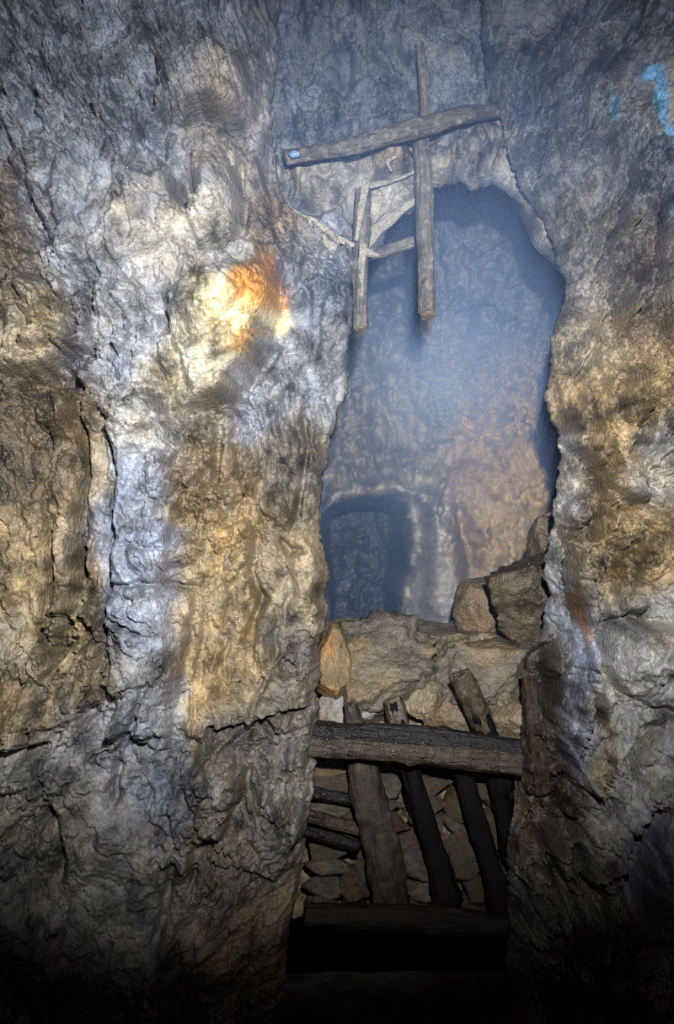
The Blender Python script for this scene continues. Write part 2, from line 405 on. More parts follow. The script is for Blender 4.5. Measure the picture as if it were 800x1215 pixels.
# ------------------------------------------------------------------ setting: right wall
R_EDGE = [(-200, 560), (0, 573), (50, 572), (90, 578), (130, 596), (170, 606), (200, 614), (230, 626), (260, 644), (290, 657), (305, 663), (340, 667), (375, 664), (392, 656), (418, 655),
          (440, 655), (465, 650), (480, 652), (505, 659), (522, 662), (545, 661), (580, 661), (605, 657), (625, 656), (645, 651), (662, 649), (690, 650), (705, 655), (725, 648), (748, 645), (757, 637), (775, 634), (800, 634),
          (850, 630), (900, 625), (940, 615), (1000, 606), (1060, 604), (1100, 606), (1215, 608), (1400, 608)]
R_FEATS = [
 ('p', [(600, 770), (640, 757), (666, 762), (674, 820), (684, 880), (702, 935), (716, 985), (700, 1000), (692, 1040), (650, 1012), (600, 1000)], 26, -.10),
 ('p', [(720, 745), (810, 738), (810, 850), (745, 830), (718, 790)], 6, .05), ('p', [(672, 640), (700, 655), (712, 740), (716, 800), (700, 790), (686, 720)], 4, .04),
 ('s', [(760, 602), (745, 596), (716, 576), (700, 551), (675, 531), (655, 520)], 5, .09, 60), ('g', [(660, 523), (678, 534), (702, 556), (718, 580)], 3, .04),
 ('g', [(710, 565), (713, 600), (706, 645)], 10, .10), ('g', [(775, 490), (763, 540), (750, 575)], 11, .11),
 ('g', [(732, 325), (732, 372)], 10, .08), ('g', [(772, 335), (778, 360), (792, 378)], 4, .05), ('r', [(694, 472), (708, 505), (722, 545), (745, 582), (790, 612)], 5, .04),
 ('r', [(722, 372), (700, 412), (680, 450)], 5, .035), ('g', [(728, 380), (706, 420), (686, 455)], 4, .03), ('b', 682, 418, 10, 16, 20, .04), ('b', 728, 455, 9, 14, 0, .04),
 ('g', [(745, 440), (742, 490), (735, 505)], 6, .05), ('b', 775, 440, 30, 55, 0, .06), ('g', [(755, 300), (757, 350)], 6, .04), ('b', 760, 380, 9, 12, 0, .03),
 ('g', [(705, 470), (700, 520), (696, 545)], 5, .04), ('b', 675, 340, 16, 50, 0, .03),
 ('g', [(665, 615), (670, 660), (676, 700), (685, 722), (694, 752)], 3.5, .08), ('g', [(680, 705), (687, 728), (692, 748)], 6, .10), ('g', [(694, 752), (700, 790), (708, 835), (714, 855)], 3, .05), ('g', [(708, 825), (714, 848), (718, 865)], 5, .09),
 ('s', [(715, 985), (700, 935), (682, 880), (673, 820), (668, 780), (666, 740)], 4, .0, 40),
 ('s', [(800, 740), (760, 738), (720, 745), (718, 790), (735, 822), (760, 838)], 5, -.0, 60),
 ('g', [(720, 744), (760, 737), (800, 738)], 4, .05), ('g', [(722, 745), (717, 775), (720, 800), (740, 826), (762, 828)], 3.5, .05), ('b', 765, 775, 40, 38, 0, .08),
 ('b', 758, 718, 22, 14, 0, .05), ('g', [(780, 722), (768, 735)], 4, .07), ('g', [(725, 630), (728, 690), (724, 740)], 6, .06), ('g', [(735, 640), (738, 725)], 5, .05), ('g', [(715, 650), (710, 720), (716, 800)], 4, .04),
 ('b', 770, 660, 32, 40, 0, .06), ('g', [(740, 605), (770, 625), (800, 640)], 4, .05), ('b', 690, 850, 12, 60, 8, .06), ('b', 662, 660, 9, 24, 0, .04),
 ('g', [(800, 860), (770, 880), (755, 910), (765, 960)], 8, .06), ('g', [(805, 960), (775, 1010), (765, 1070), (780, 1120)], 18, .12), ('r', [(690, 1034), (725, 1030), (748, 1015), (757, 990)], 6, .05), ('g', [(692, 1044), (735, 1040), (770, 1010)], 6, .06),
 ('g', [(690, 1000), (688, 1040), (715, 1075), (728, 1120)], 9, .10), ('b', 640, 1085, 34, 60, 0, .10), ('g', [(645, 950), (648, 1010), (675, 1060), (690, 1100)], 5, .06), ('b', 690, 1130, 22, 30, 30, .07),
 ('g', [(790, 225), (788, 270), (786, 330)], 5, .10), ('g', [(680, 118), (700, 98), (728, 70)], 8, .08), ('g', [(672, 100), (684, 130), (686, 165)], 4, .05), ('g', [(600, 80), (620, 110), (640, 135)], 8, .05),
 ('b', 745, 170, 45, 60, 0, .07), ('b', 690, 75, 30, 25, 0, .05), ('b', 660, 150, 25, 25, 0, .05), ('g', [(740, 240), (720, 300), (715, 330)], 7, .05), ('g', [(690, 250), (670, 290)], 4, .03),
 ('b', 640, 880, 14, 90, 4, .07), ('g', [(652, 780), (655, 850), (650, 930)], 6, .05),
]
R_STAIN = [
 (620, 40, 60, 60, SHADED_SLATE), (720, 40, 70, 50, SHADED_SLATE), (790, 20, 40, 30, SHADED_SLATE), (650, 120, 40, 40, SHADED_SLATE), (700, 170, 50, 50, SLATE), (760, 190, 40, 50, SHADED_SLATE), (640, 200, 30, 40, SLATE), (778, 92, 12, 6, CYAN), (797, 125, 6, 26, CYAN), (738, 133, 7, 8, CYAN), (802, 245, 6, 12, BLUEW),
 (690, 260, 40, 60, (.13, .125, .115, .7)), (760, 280, 40, 50, (.12, .105, .09, .7)), (675, 350, 20, 50, PALE), (700, 400, 30, 40, TAN), (765, 400, 35, 35, BROWN), (770, 460, 30, 40, GOLD), (690, 470, 30, 40, GOLD), (720, 530, 30, 40, GOLD), (780, 560, 30, 30, PALE), (670, 580, 15, 50, PALE), (710, 600, 15, 30, DKB),
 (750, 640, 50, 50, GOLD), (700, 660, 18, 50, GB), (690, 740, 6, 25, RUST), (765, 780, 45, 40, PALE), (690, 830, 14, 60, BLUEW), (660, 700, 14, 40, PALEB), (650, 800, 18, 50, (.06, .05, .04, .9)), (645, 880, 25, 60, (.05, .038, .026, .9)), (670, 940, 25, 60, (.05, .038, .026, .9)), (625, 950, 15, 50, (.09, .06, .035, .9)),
 (760, 880, 50, 40, GREY), (720, 900, 15, 50, TAN), (740, 960, 40, 30, GREY), (780, 1030, 30, 50, SLATE), (640, 1080, 40, 50, GB), (720, 1060, 40, 40, GB), (700, 1160, 90, 60, GB),
]
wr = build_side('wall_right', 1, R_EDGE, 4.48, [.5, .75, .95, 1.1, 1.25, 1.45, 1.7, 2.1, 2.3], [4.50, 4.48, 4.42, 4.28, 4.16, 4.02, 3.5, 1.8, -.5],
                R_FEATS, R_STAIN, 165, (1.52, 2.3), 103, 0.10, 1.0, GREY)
tag(wr, 'fluted right rock face with split flakes beside the opening', 'rock wall')

# ------------------------------------------------------------------ setting: brow over the opening
B_LOW = [(250, 420), (335, 420), (405, 412), (416, 395), (426, 380), (434, 330), (438, 302), (446, 292), (455, 284), (458, 270), (466, 256), (482, 250), (492, 244), (496, 230), (508, 222), (520, 217), (532, 212), (545, 212), (553, 216), (560, 222), (568, 219), (580, 214), (592, 214),
         (604, 219), (614, 228), (622, 240), (628, 256), (632, 272), (640, 288), (650, 296), (661, 303), (680, 330), (760, 420)]
B_FEATS = [
 ('g', [(560, 55), (580, 85), (596, 120), (612, 150)], 5, .06), ('b', 535, 90, 32, 42, 0, .06), ('b', 572, 165, 30, 24, 0, .06), ('g', [(545, 160), (560, 170), (580, 195)], 3, .03),
 ('r', [(338, 232), (345, 250), (380, 265), (405, 288), (420, 290)], 4, .03), ('b', 380, 215, 45, 24, 0, .06), ('g', [(350, 250), (395, 245), (415, 225)], 5, .05),
 ('s', [(495, 200), (445, 216), (432, 222)], 4, .06, 45), ('b', 470, 190, 26, 14, -10, .04), ('b', 475, 230, 26, 18, 0, .03), ('r', [(495, 240), (470, 252), (450, 280), (432, 292)], 5, .03),
 ('g', [(410, 60), (408, 120), (412, 180)], 9, .05), ('g', [(350, 120), (420, 95), (480, 85)], 6, .04), ('g', [(340, 150), (420, 140), (490, 120)], 5, .04),
 ('r', [(612, 222), (628, 245), (640, 275), (655, 298)], 7, .04), ('b', 380, 350, 35, 40, 0, .06), ('b', 530, 195, 22, 20, 0, .04),
]
B_STAIN = [(400, 30, 120, 60, SHADED_SLATE), (470, 60, 60, 50, SLATE), (560, 80, 60, 60, SLATE), (380, 215, 40, 22, GREY), (470, 185, 30, 16, TAN), (480, 235, 20, 18, PALE), (440, 250, 14, 40, PALE), (400, 285, 30, 20, PALEB), (535, 195, 30, 20, GREY), (580, 165, 30, 30, GREY),
           (640, 265, 20, 40, PALE), (380, 350, 40, 45, PALEB), (420, 350, 10, 30, GB), (380, 130, 60, 40, SLATE)]
xs = np.arange(-0.62, 1.2, 0.0058)
yb = 4.66
pxr = 400 + F*xs/yb
bl = np.array(B_LOW, float)
zl = ZC + (607.5 - np.interp(pxr, bl[:, 0], bl[:, 1]))/F*yb
z0 = xs*0
zl = zl + 0.05*(fbm(xs*14, z0+1, z0, 4, 501, .6)-.5) + 0.02*(fbm(xs*60, z0, z0, 2, 505)-.5)
u = np.linspace(0, 1, 230)
Z = zl[None, :] + (5.3-zl[None, :])*u[:, None]
X = np.repeat(xs[None, :], len(u), 0)
d = Z - zl[None, :]
base = yb + 0*X
t = np.clip(1 - d/0.07, 0, 1); base = base + 0.07*(1-np.sqrt(1-t*t*.98))
base = base - 0.35*np.clip(Z-4.45, 0, 2)**1.5
h0 = crag(X, Z, 211, 0.25, 0.75)*(sstep(d/0.05)*.7+.3)
px, py = project(X, base-.02, Z); h = h0 + 1.3*relief(px, py, B_FEATS)
Y = base - h
px, py = project(X, Y, Z)
k = np.concatenate((np.linspace(0, .3, 22)[1:], np.linspace(.3, 3.2, 22)[1:]))
Yw = Y[:1] + k[:, None]
Zw = Z[:1] + 0.62*np.maximum(k[:, None]-.03, 0) + 0.12*(fbm(np.repeat(X[:1], len(k), 0)*5, Yw*5, Yw*0, 4, 521)-.5)*sstep(k[:, None]/.12)
Xw = np.repeat(X[:1], len(k), 0)
X = np.concatenate((Xw[::-1], X)); Y = np.concatenate((Yw[::-1], Y)); Z = np.concatenate((Zw[::-1], Z))
px = np.concatenate((np.repeat(px[:1], len(k), 0), px)); py = np.concatenate((np.repeat(py[:1], len(k), 0), py))
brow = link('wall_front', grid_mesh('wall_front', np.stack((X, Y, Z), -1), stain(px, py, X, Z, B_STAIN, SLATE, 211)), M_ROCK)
tag(brow, 'hewn rock brow above the opening, behind the hanging timbers', 'rock wall', kind='structure')

# ------------------------------------------------------------------ setting: back wall of the chamber with a low inner drift
yk = 7.3
xs = np.arange(-1.3, 2.9, 0.014); zs = np.arange(0.3, 5.6, 0.014)
X, Z = np.meshgrid(xs, zs)
base = yk + 0.25*(X-0.8)**2*0.6
h0 = crag(X*0.7, Z*0.7, 307, 0.1, 1.5, 0.7)
K_FEATS = [('r', [(395, 590), (425, 582), (470, 578), (505, 592), (512, 640)], 9, .22), ('b', 522, 690, 34, 120, -4, .5), ('g', [(548, 590), (552, 640), (572, 690)], 8, .12), ('b', 610, 560, 70, 110, 0, .2),
           ('b', 480, 430, 60, 35, 20, .18), ('g', [(395, 560), (440, 540), (500, 545)], 12, .12), ('g', [(440, 460), (520, 440), (530, 380)], 10, .1), ('b', 600, 380, 50, 40, 0, .15), ('g', [(560, 350), (660, 400)], 14, .12)]
for it in (0,):
    px, py = project(X, base, Z)
    # the inner drift: an arched hole cut 2.2 m deep
    w = 46 + 5*np.sin(py/31.0)
    top = 592 + 0.006*(px-440)**2
    ins = sstep(1 - np.abs(px-434)/w, -0.05, 0.12)*sstep(py-top, -5, 8)*sstep(790-py, -4, 10)
    h = h0 + relief(px, py, K_FEATS) - 2.2*ins
Y = base - h
px, py = project(X, Y, Z)
K_STAIN = [(400, 300, 90, 120, SLATE), (520, 300, 80, 100, SLATE), (620, 300, 80, 80, SLATE), (450, 480, 60, 60, GREY), (520, 420, 40, 40, GREY), (610, 530, 50, 60, (.44, .31, .15, .3)), (620, 620, 50, 50, (.52, .38, .19, .3)), (575, 640, 25, 30, (.42, .30, .16, .3)),
           (522, 680, 30, 80, (.42, .41, .38, .3)), (460, 580, 50, 10, (.45, .43, .38, .3)), (434, 690, 36, 70, SHADED_SLATE), (600, 440, 50, 40, BROWN)]  # the dark patch paints shade inside the drift
back = link('wall_back', grid_mesh('wall_back', np.stack((X, Y, Z), -1), stain(px, py, X, Z, K_STAIN, SLATE, 307, .45)), M_CHAMBER)
tag(back, 'misty back wall of the chamber with a low dark arched drift', 'rock wall', kind='structure')

# ------------------------------------------------------------------ setting: pit floor, tunnel roof, chamber floor
def flat_sheet(name, x0, x1, y0, y1, z, amp, step, seed, c):
    xs = np.arange(x0, x1, step); ys = np.arange(y0, y1, step)
    X, Y = np.meshgrid(xs, ys)
    Z = z + amp*(fbm(X*1.6, Y*1.6, X*0, 5, seed)-.5)
    cc = stain(X*0, Y*0, X, Y, [], c, seed)
    o = link(name, grid_mesh(name, np.stack((X, Y, Z), -1), cc), M_ROCK)
    return tag(o, kind='structure')
tag(flat_sheet('floor', -2.8, 2.4, -.6, 5.3, -0.02, .14, .04, 601, GB), 'dark muddy floor of the pit below the rail', 'floor')
tag(flat_sheet('ceiling', -2.9, 2.6, -.6, 4.8, 5.2, .3, .05, 611, SLATE), 'rough rock roof overhead', 'ceiling')

# ------------------------------------------------------------------ setting: rubble bank that carries the sill, built up with stones below the rail
xs = np.arange(-0.6, 1.35, 0.012); v = np.linspace(0, 1, 210)
X, V = np.meshgrid(xs, v)
prof_v = [0, .08, .55, .66, .78, 1.0]
Z = np.interp(V, prof_v, [0.05, .36, 1.38, 1.70, 1.74, 1.5]); Y = np.interp(V, prof_v, [6.6, 5.02, 5.1, 5.25, 5.8, 7.6])
Z = Z + 0.10*(fbm(X*4, V*5, X*0, 4, 701)-.5)*sstep(V, .1, .3); Y = Y - crag(X, Z+Y*.3, 711, 0, 1.2)*sstep(V, 0, .2)
bank = link('wall_sill', grid_mesh('wall_sill', np.stack((X, Y, Z), -1), stain(X*0+400, 1500-V*700, X, Z+Y, [], (.24, .19, .12, .5), 715)), M_ROCK)
tag(bank, 'rough stone bank below the opening, behind the leaning stakes', 'stone bank', kind='structure')

# ------------------------------------------------------------------ rocks
def rock_mesh(name, rx, ry, rz, seed, sub=5, cuts=9, rough=0.10, colour=GB, second=None):
    rnd = random.Random(seed)
    bm = bmesh.new(); bmesh.ops.create_icosphere(bm, subdivisions=sub, radius=1.0)
    co = np.array([v.co[:] for v in bm.verts])
    for i in range(cuts):                                # flat broken faces
        n = np.array([rnd.gauss(0, 1), rnd.gauss(0, 1), rnd.gauss(0, 1)]); n /= np.linalg.norm(n)
        dd = rnd.uniform(.5, .8)
        s = co @ n - dd
        co = co - np.maximum(s, 0)[:, None]*n*0.92
    x, y, z = co.T*2.0 + seed*3.7
    nn = fbm(x, y, z, 5, seed, .55)-.5
    n2 = fbm(x*3, y*3, z*3, 4, seed+5, .6, True)-.6
    n3 = np.abs(2*vnoise(x*3.3, y*3.3, z*3.3, seed+6)-1) + .5*np.abs(2*vnoise(x*7, y*7, z*7, seed+7)-1)
    co = co*(1.06 + rough*2.4*nn + rough*.7*n2 + rough*.8*n3)[:, None]
    co = co*np.array([rx, ry, rz])
    for vtx, c in zip(bm.verts, co): vtx.co = c
    me = bpy.data.meshes.new(name); bm.to_mesh(me); bm.free()
    me.polygons.foreach_set('use_smooth', np.ones(len(me.polygons), dtype=bool))
    x, y, z = co.T*4 + seed
    cc = np.tile(np.array(colour), (len(co), 1))
    if second is not None:
        w = sstep(fbm(x, y, z, 4, seed+9), .40, .60)[:, None]
        cc = cc*(1-w) + np.array(second)*w
    lum = .55 + .9*fbm(x*2.5, y*2.5, z*2.5, 4, seed+13)
    cc[:, :3] *= lum[:, None]
    at = me.color_attributes.new('Mineral', 'FLOAT_COLOR', 'POINT'); at.data.foreach_set('color', cc.reshape(-1).astype(np.float32))
    return me

def rock(name, px, py, Y, wpx, hpx, seed, label, colour=GB, second=None, rot=0, deep=None, cat='rock', group=None, sub=5, cuts=9, rough=.1):
    s = Y/F
    me = rock_mesh(name, wpx*s/2, (deep or .5*(wpx+hpx))*s/2, hpx*s/2, seed, sub, cuts, rough, colour, second)
    o = link(name, me, M_ROCK); o.location = P(px, py, Y); o.rotation_euler = (0, math.radians(rot), 0)
    return tag(o, label, cat, group)

SILL = (.23, .175, .105, .6)
rock('boulder', 618, 706, 5.05, 92, 122, 21, 'large dark wet boulder wedged against the right wall under the opening', (.13, .105, .07, .8), (.06, .048, .032, .9), 12, rough=.16)
rock('boulder', 573, 716, 5.5, 62, 84, 22, 'smooth brown boulder half hidden left of the large dark boulder', (.24, .17, .10, .6), GB, 18, rough=.08)
rock('boulder', 652, 650, 5.3, 60, 80, 23, 'small dark rock wedged high in the corner above the boulders', DKB, BROWN, 25)
rock('sill_rock', 452, 795, 5.02, 136, 118, 24, 'broad tan rock with a domed top on the left of the sill', SILL, GB, 4, deep=150, cuts=8, rough=.2)
rock('sill_rock', 390, 792, 4.86, 52, 108, 25, 'upright rust orange rock against the left wall on the sill', (.40, .20, .06, .5), (.25, .175, .09, .6), -6, rough=.08)
rock('sill_rock', 580, 800, 5.02, 150, 108, 26, 'wide grey-brown rock behind the leaning stake on the right of the sill', SILL, GB, -8, deep=150, cuts=8, rough=.2)
rock('sill_rock', 505, 822, 4.92, 50, 62, 27, 'small brown rock between the two broad sill rocks', GB, TAN, 10)
rock('sill_rock', 418, 842, 4.9, 90, 52, 28, 'low shiny stone just above the left half of the rail', PALE, SILL, -4)
rock('sill_rock', 535, 848, 4.86, 60, 56, 29, 'rounded brown stone just above the middle of the rail', SILL, GB, 14)
rock('sill_rock', 608, 850, 4.86, 62, 62, 30, 'tan stone just above the right end of the rail', SILL, TAN, 5)

# laid stones of the bank: parts of the bank
rnd = random.Random(5)
row_y = [905, 930, 952, 976, 1001, 1027, 1053, 1078]
lib = [rock_mesh('stone', 1, 1, 1, 40+i, 4, 10, .13, c, d) for i, (c, d) in enumerate(
      [(TAN, GOLD), (GB, GREY), (GB, TAN), (BROWN, GB), (GB, BROWN), ((.24, .215, .17, .7), GB), (BROWN, DKB)])]
for me in lib: me.materials.append(M_ROCK)
for r, y in enumerate(row_y):
    x = 362 + rnd.uniform(-14, 6)
    while x < 625:
        w = rnd.uniform(30, 70); hgt = rnd.uniform(24, 34)
        m = lib[0] if (r == 0 and x < 400) else (lib[5] if r == 0 and x > 470 else lib[rnd.randrange(1, 7)])
        o = bpy.data.objects.new('stone', m); COL.objects.link(o); o.parent = bank
        Yd = 4.93 - r*.012 + rnd.uniform(-.03, .03); s = Yd/F/2
        o.location = P(x+w/2, y+rnd.uniform(-4, 4), Yd); o.scale = (w*s*1.08, .13, hgt*s*1.1)
        o.rotation_euler = (rnd.uniform(-.2, .2), rnd.uniform(-.12, .2), 0)
        x += w

# ------------------------------------------------------------------ timbers
W_RAIL = wood_material('wet_brown_timber', (.014, .011, .009), (.08, .06, .04), (.15, .5), .6, (.11, .09, .065))
W_CHAR = wood_material('charred_timber', (.004, .004, .005), (.022, .020, .020), (.15, .55))
W_SHADED = wood_material('shaded_stake_timber', (.0025, .0022, .002), (.010, .008, .007), (.5, .9), .2)  # shadow of the rail on the stakes, painted in as near-black wood
W_DIM = wood_material('dim_rotten_timber', (.008, .006, .005), (.035, .026, .018), (.35, .7), .3)
W_LIT = wood_material('lit_stake_timber', (.03, .025, .02), (.13, .10, .07), (.2, .5), .5, (.22, .18, .13))  # same stakes where light reaches them, painted lighter
W_PALE = wood_material('pale_old_timber', (.014, .012, .01), (.065, .05, .035), (.4, .75), .5, (.10, .08, .055))
W_GREY = wood_material('grey_mouldy_timber', (.05, .05, .052), (.19, .18, .17), (.4, .75), .5, (.33, .31, .28))
W_SLATE = wood_material('slate_grey_timber', (.035, .035, .037), (.14, .13, .125), (.25, .6), .5, (.30, .29, .28))
W_END = wood_material('pale_end_grain', (.12, .09, .07), (.32, .26, .21), (.45, .75))
M_CALC = rock_material('calcite', (.33, .32, .29), .8, .9, 1.0)
M_SHINE = rock_material('wet_blue_white_crust', (.16, .30, .52), 1.2, .6, .9)

AT = {}
def put(o, M, parent=None):
    AT[o.name] = M
    if parent is not None: o.matrix_parent_inverse = AT.get(parent.name, Matrix.Identity(4)).inverted()
    o.matrix_basis = M

def log_obj(name, pts, radii, mat, seed=0, parent=None, flat=1.0, knots=3, broken=0.0, rough=1.0):
    """round timber along a bent axis; its origin and local Z follow the axis"""
    pts = [Vector(p) for p in pts]
    A, B = pts[0], pts[-1]
    zax = (B-A).normalized(); yax = Vector((0, 1, 0)); xax = yax.cross(zax).normalized(); yax = zax.cross(xax)
    Mx = Matrix((xax, yax, zax)).transposed().to_4x4(); Mx.translation = A
    inv = Mx.inverted(); loc = [inv @ p for p in pts]
    Lt = loc[-1].z; n = 36; rings = max(24, int(Lt/0.009))
    zz = np.linspace(0, 1, rings); tk = np.linspace(0, 1, len(pts)) if len(pts) > 2 else np.array([0, 1.])
    tk = np.array([p.z/Lt for p in loc])
    cx = np.interp(zz, tk, [p.x for p in loc]); cy = np.interp(zz, tk, [p.y for p in loc]); rr = np.interp(zz, np.linspace(0, 1, len(radii)), radii)
    ker = np.ones(9)/9
    def sm(a): return np.convolve(np.pad(a, 4, mode='edge'), ker, 'valid')
    cx, cy, rr = sm(cx), sm(cy), sm(rr)
    th = np.linspace(0, 2*np.pi, n, endpoint=False)
    T, S = np.meshgrid(th, zz)
    c, s = np.cos(T), np.sin(T)
    g = fbm(c*3+seed, s*3, S*Lt*2.2, 4, seed, .6, True)-.6
    lum = fbm(c*1.2+seed, s*1.2, S*Lt*5, 3, seed+4)-.5
    rug = fbm(c*4+seed, s*4, S*Lt*22, 3, seed+6, .65)-.5
    R = rr[:, None]*(1 + rough*(.30*g + .50*lum + .22*rug))
    rn = random.Random(seed)
    for i in range(knots):
        kt, ks = rn.uniform(0, 6.28), rn.uniform(.1, .9)
        da = np.angle(np.exp(1j*(T-kt))); R = R + rr[:, None]*.28*np.exp(-(da/.35)**2 - ((S-ks)*Lt/.03)**2)
    zofs = np.zeros_like(R)
    if broken:
        jag = (fbm(c*2.5+seed+3, s*2.5, S*0, 3, seed+8, .7)-.5)*broken
        zofs = jag*(sstep(S, 1-.25*min(1, .3/Lt), 1.0))
    X = cx[:, None] + R*c; Yv = cy[:, None] + R*s*flat; Zv = S*Lt + zofs
    verts = np.stack((X, Yv, Zv), -1).reshape(-1, 3).tolist()
    faces = [(i*n+j, i*n+(j+1) % n, (i+1)*n+(j+1) % n, (i+1)*n+j) for i in range(rings-1) for j in range(n)]
    a0 = len(verts); verts.append((cx[0], cy[0], -.004)); a1 = len(verts); verts.append((cx[-1], cy[-1], Lt+float(zofs[-1].mean())+.004))
    faces += [(a0, (j+1) % n, j) for j in range(n)] + [(a1, (rings-1)*n+j, (rings-1)*n+(j+1) % n) for j in range(n)]
    me = bpy.data.meshes.new(name); me.from_pydata(verts, [], faces); me.update()
    me.polygons.foreach_set('use_smooth', np.array([len(f) == 4 for f in faces]))
    o = link(name, me, mat, parent)
    put(o, Mx, parent)
    return o

def end_disc(parent_log, p, nrm, r, mat, seed):
    """ragged cut face of a log"""
    bm = bmesh.new(); rn = random.Random(seed); n = 22
    top = []; bot = []
    for i in range(n):
        a = 6.2832*i/n; k = r*(1+rn.uniform(-.10, .06))
        top.append(bm.verts.new((k*.86*math.cos(a), k*.86*math.sin(a), .010+rn.uniform(-.003, .003)))); bot.append(bm.verts.new((k*math.cos(a), k*math.sin(a), -.012)))
    c = bm.verts.new((0, 0, .014))
    for i in range(n):
        j = (i+1) % n
        bm.faces.new((bot[i], bot[j], top[j], top[i])); bm.faces.new((top[i], top[j], c))
    me = bpy.data.meshes.new('end_grain'); bm.to_mesh(me); bm.free()
    o = link('end_grain', me, mat, parent_log)
    put(o, Matrix.Translation(p) @ Vector(nrm).to_track_quat('Z', 'Y').to_matrix().to_4x4(), parent_log)
    return o

def px_r(w, Y): return w*Y/F/2

# upper timbers
YT = 4.36
o = log_obj('timber_beam', [P(338, 188, YT+.05), P(420, 172, YT), P(500, 150, YT), P(556, 136, YT+.03), P(605, 131, YT+.2)], [px_r(17, YT), px_r(19, YT), px_r(21, YT), px_r(20, YT), px_r(14, YT)], W_SLATE, 3)
tag(o, 'slanting grey log wedged across the rock above the opening', 'log')
cr = rock_mesh('mineral_crust', .022, .012, .016, 71, 3, 4, .2, (.45, .62, .9, 1.)); cr.materials.append(M_SHINE)
c = bpy.data.objects.new('mineral_crust', cr); COL.objects.link(c); c.parent = o; put(c, Matrix.Translation(P(350, 183, YT-.035)), o); c['label'] = 'shining pale blue crust'
post = log_obj('hanging_post', [P(500, 160, YT+.13), P(504, 230, YT+.10), P(505, 300, YT+.06), P(508, 372, YT+.02)], [px_r(19, YT), px_r(22, YT), px_r(19, YT), px_r(21, YT)], W_GREY, 5, broken=.03)
tag(post, 'long grey post hanging free in the opening from the slanting log', 'post')
end_disc(post, P(508.5, 373, YT+.02), (.02, -.25, -1), px_r(20, YT), W_END, 5)
post2 = log_obj('hanging_post', [P(431, 225, YT+.13), P(428, 290, YT+.12), P(428, 340, YT+.10), P(428, 388, YT+.08)], [px_r(17, YT), px_r(17, YT), px_r(17, YT), px_r(19, YT)], W_GREY, 6, broken=.04)
tag(post2, 'shorter crusted post against the left edge of the opening', 'post')
end_disc(post2, P(428, 389, YT+.08), (0, -.25, -1), px_r(17, YT), W_END, 6)
o = log_obj('stub_post', [P(498, 50, YT+.12), P(502, 90, YT+.13), P(506, 142, YT+.12)], [px_r(9, YT), px_r(13, YT), px_r(13, YT)], W_GREY, 7)
tag(o, 'thin pale upright stick standing above the slanting log', 'post')
o = log_obj('cross_stick', [P(432, 304, 4.75), P(465, 296, 4.78), P(512, 280, 4.82)], [px_r(13, 4.8), px_r(14, 4.8), px_r(14, 4.8)], W_GREY, 8, knots=1)
tag(o, 'short thin stick running between the two hanging posts', 'stick')

# lower rail: brown timber with a charred slab on top
YR = 4.40
rail = bpy.data.objects.new('timber_rail', None); COL.objects.link(rail); put(rail, Matrix.Translation(P(500, 900, YR)))
tag(rail, 'heavy wet timber rail with blackened top lying across the pit', 'rail')
log_obj('beam', [P(366, 884, YR+.04), P(440, 888, YR), P(510, 893, YR), P(570, 902, YR), P(619, 906, YR+.02)], [px_r(27, YR), px_r(25, YR), px_r(28, YR), px_r(30, YR), px_r(30, YR)], W_RAIL, 11, rail, knots=5)
b = log_obj('charred_slab', [P(366, 867, YR+.05), P(430, 871, YR+.02), P(500, 875, YR+.01), P(560, 882, YR+.02), P(618, 889, YR+.04)], [px_r(24, YR), px_r(27, YR), px_r(27, YR), px_r(26, YR), px_r(20, YR)], W_CHAR, 12, rail, knots=4)
b['label'] = 'blackened top slab of the rail'

# stakes
def stake(pts, w, mat, seed, label, broken=.05, knots=3):
    o = log_obj('stake', [P(*p) for p in pts][::-1] if False else [P(*p) for p in pts], [px_r(k, pts[0][2]) for k in w], mat, seed, broken=broken, knots=knots)
    return tag(o, label, 'stake', 'stakes leaning behind the rail')
YS = 4.62
stake([(466, 1085, YS-.02), (452, 1000, YS), (436, 940, YS), (428, 890, YS+.01), (415, 834, YS+.02)], (40, 44, 42, 34, 14), W_PALE, 21, 'broad pale brown stake, leftmost behind the rail, splintered to a point')
st2 = stake([(532, 1072, YS-.03), (515, 1010, YS), (498, 950, YS), (484, 900, YS), (466, 832, YS+.05)], (34, 26, 24, 20, 20), W_SHADED, 22, 'rail-shaded black stake next right of the broad pale stake')
stake([(598, 1080, YS-.03), (580, 1020, YS), (561, 960, YS), (547, 905, YS), (541, 878, YS)], (30, 25, 23, 22, 20), W_SHADED, 23, 'rail-shaded black stake in the middle right, ending under the rail')
st4 = stake([(602, 1020, YS+.04), (598, 965, YS+.03), (590, 905, YS+.02), (572, 860, YS), (547, 802, YS-.06)], (14, 22, 26, 25, 23), W_SHADED, 24, 'rail-shaded black stake with a shiny chipped head above the rail')
stake([(643, 940, 4.56), (639, 900, 4.54), (633, 850, 4.52), (628, 797, 4.50)], (20, 22, 22, 19), W_RAIL, 25, 'upright grey stake beside the right wall, round topped')
# heads of two stakes, painted lighter where the rail's shadow ends (parts)
h_ = log_obj('lit_stake_head', [P(474, 862, YS+.033), P(470, 847, YS+.041), P(465.5, 829, YS+.05)], [px_r(22, YS), px_r(23, YS), px_r(21, YS)], W_LIT, 26, st2, broken=.03); h_['label'] = 'paler top lit above the rail shadow'
h_ = log_obj('lit_stake_head', [P(575, 866, YS-.002), P(562, 835, YS-.03), P(546, 799, YS-.062)], [px_r(26, YS), px_r(27, YS), px_r(25, YS)], W_LIT, 27, st4, broken=.05); h_['label'] = 'shiny grey-brown chipped top lit above the rail shadow'
